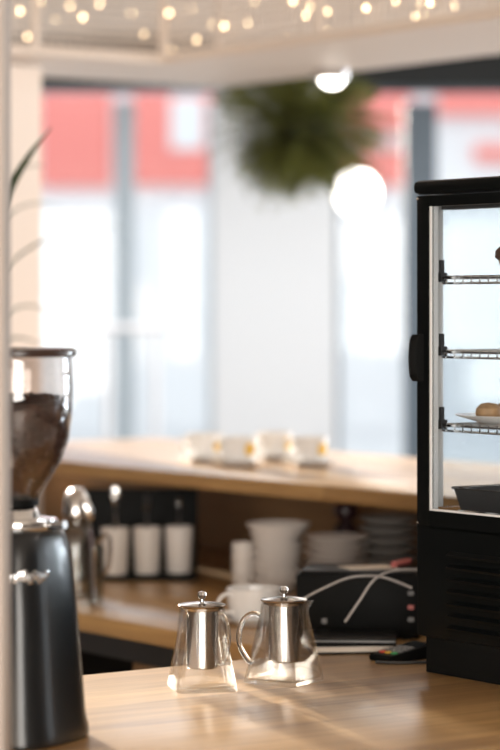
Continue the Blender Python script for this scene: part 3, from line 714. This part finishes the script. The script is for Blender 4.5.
# bowls: one wide bowl on six smaller ones
bs = on(277, 590.5, CT)
def bowl(r, h): return [(0, 0), (r*.62, 0), (r*.66, .003), (r*.96, h*.8), (r, h), (r-.0025, h), (r*.93-.002, h*.8), (r*.62, .006), (0, .006)]
bz = 0
for k in range(6):
    tag(MB().lathe(bowl(.051, .030), 44).build('bowl', M['stoneware'], loc=bs+Vector((.002*math.sin(k*2.1), 0, bz))), 'pale bowl in the tall stack behind the teapots, %s' % ORD[6-k], 'bowl', 'bowls in the tall stack'); bz += .0165
tag(MB().lathe(bowl(.063, .032), 44).build('bowl', M['stoneware'], loc=bs+Vector((.003, 0, bz))), 'widest pale bowl on top of the tall stack behind the teapots', 'bowl', 'bowls in the tall stack')
def plates(px, py, r, n, dz, mname, lab, group, jit=.0015):
    p = on(px, py, CT); rnd = random.Random(px)
    for k in range(n):
        tag(MB().lathe([(0, 0), (r*.60, 0), (r*.64, .002), (r*.97, .0125), (r, .0140), (r*.98, .0150), (r*.63, .005), (0, .0045)], 48).build('plate', M[mname], loc=p+Vector((rnd.uniform(-jit, jit), rnd.uniform(-jit, jit), k*dz))), '%s, %s' % (lab, ORD[n-1-k]), 'plate', group)
plates(337, 596, .062, 8, .0142, 'stoneware', 'pale plate in the middle stack behind the black box', 'plates in the middle stack')
plates(389, 594, .058, 8, .0190, 'greyware', 'grey plate in the stack beside the fridge', 'plates in the stack beside the fridge')
dj = on(346, 574.5, CT)
tag(MB().lathe([(0, 0), (.022, 0), (.024, .004), (.026, .085), (.022, .100), (.014, .106), (.014, .112), (.023, .118), (.026, .132), (.02, .146), (0, .150)], 32).build('jar', M['jar_dark'], loc=dj), 'dark plum jar with round stopper behind the middle plates', 'jar')
# black printer box with papers, marker, cables
pb = on(362, 634, CT)
pr = thing('receipt_printer', 'black boxy printer left of the fridge with papers on top', 'printer', pb, math.radians(-8))
MB().box((0, .0, .055), (.205, .15, .104), bev=.006).build('body', M['black_matte'], pr)
MB().box((.0, 0, .109), (.19, .135, .004), bev=.001).build('lid', M['black'], pr)
for x in (-.08, .08):
    for y in (-.055, .055): MB().lathe([(0, 0), (.008, 0), (.008, .004), (0, .004)], 12, c=(x, y, 0)).build('foot', M['charcoal'], pr)
for k, z in enumerate((.035, .055, .078)):
    MB().box((.088, -.078, z), (.010, .006, .007), bev=.001).build('port', M['key_grey'] if k != 1 else M['pink'], pr, smooth=False)
MB().box((-.055, -.0755, .03), (.008, .004, .008)).build('button', M['key_grey'], pr)
pz = pb+Vector((0, 0, .111))
tag(MB().box((0, 0, .0006), (.085, .06, .0012), rz=.35).build('paper_sheet', M['paper'], loc=pz+Vector((.01, .0, 0)), smooth=False), 'sheet of paper lying on the black printer', 'paper')
mk = thing('marker_pen', 'dull pink marker pen on the printer by the fridge', 'pen', pz+Vector((.066, .015, 0)), 1.1)
MB().tube([(-.03, 0, .0062), (.022, 0, .0062)], .006, 12).build('barrel', M['pink'], mk)
MB().tube([(.0222, 0, .0062), (.036, 0, .0062)], .0052, 12, rs=[.0055, .0045]).build('cap', M['pink'], mk)
def P3(px, py, D): return at(px, py, D)
tag(MB().tube(spline([P3(296, 603, 4.05), P3(318, 591, 4.08), P3(345, 579, 4.12), P3(366, 576, 4.17), P3(386, 578, 4.18), P3(412, 588, 4.18)], 8), .0022, 8).build('cable', M['cable']), 'grey cable arching left over the front of the printer', 'cable', 'cables by the fridge')
tag(MB().tube(spline([P3(345, 622, 4.10), P3(360, 600, 4.10), P3(374, 580, 4.12), P3(392, 571, 4.16), P3(418, 570, 4.2), P3(450, 575, 4.3)], 8), .0022, 8).build('cable', M['cable']), 'grey cable rising diagonally across the printer towards the fridge', 'cable', 'cables by the fridge')
# notebooks
nb = on(350, 650, CT)
n1 = thing('notebook', 'dark notebook with pale page edge, under the black folder', 'notebook', nb, math.radians(6))
MB().box((0, 0, .0015), (.135, .10, .003), bev=.0008).build('back_cover', M['black_matte'], n1)
MB().box((.001, .001, .0075), (.131, .096, .0088)).build('pages', M['paper'], n1, smooth=False)
MB().box((0, 0, .0134), (.135, .10, .003), bev=.0008).build('front_cover', M['black_matte'], n1)
n2 = thing('folder', 'glossy black folder lying on the notebook left of the terminal', 'folder', nb+Vector((.0, .012, .0152)), math.radians(-4))
MB().box((0, 0, .004), (.15, .11, .008), bev=.001).build('cover', M['black'], n2)
MB().box((0, -.0545, .004), (.146, .003, .003)).build('pages', M['key_grey'], n2, smooth=False)
# card terminal
ct = on(403, 659, CT)
te = thing('card_terminal', 'black card terminal with coloured keys beside the fridge', 'card terminal', ct, math.radians(-50)); te.scale = (.72, .72, .72)
tilt = Matrix.Rotation(math.radians(9), 3, 'X')
bx_ = MB(); bx_.rings([[(-.034, -.065, 0), (.034, -.065, 0), (.034, .065, 0), (-.034, .065, 0)], [(-.036, -.067, .008), (.036, -.067, .008), (.036, .067, .010), (-.036, .067, .010)], [(-.033, -.064, .014), (.033, -.064, .014), (.033, .062, .032), (-.033, .062, .032)]])
bx_.build('body', M['black_matte'], te)
def ty(y): return .0142+(y+.064)/.126*.018
MB().box((0, .035, ty(.035)+.0005), (.052, .036, .002), rot=Matrix.Rotation(math.atan(.018/.126), 3, 'X')).build('screen', M['screen'], te, smooth=False)
for r in range(4):
    for c in range(3):
        y = .006-r*.0165; x = -.018+c*.018
        mm = M['key_grey'] if r < 3 else [M['key_red'], M['key_yellow'], M['key_green']][c]
        k_ = MB().box((x, y, ty(y)+.0012), (.013, .010, .003), rot=Matrix.Rotation(math.atan(.018/.126), 3, 'X'), bev=.0008).build('key', mm, te)
        if r == 3: k_['label'] = ['red key', 'yellow key', 'green key'][c]
a0 = ct+Vector((.03, -.055, .004))
tag(MB().tube(spline([ct+Vector((-.045, -.052, .0025)), ct+Vector((-.01, -.062, .0025)), ct+Vector((.03, -.055, .0025)), ct+Vector((.06, -.05, .0025))], 8), .0024, 8).build('cable', M['cable_dark']), 'black cable lying on the counter in front of the card terminal', 'cable', 'cables by the fridge')
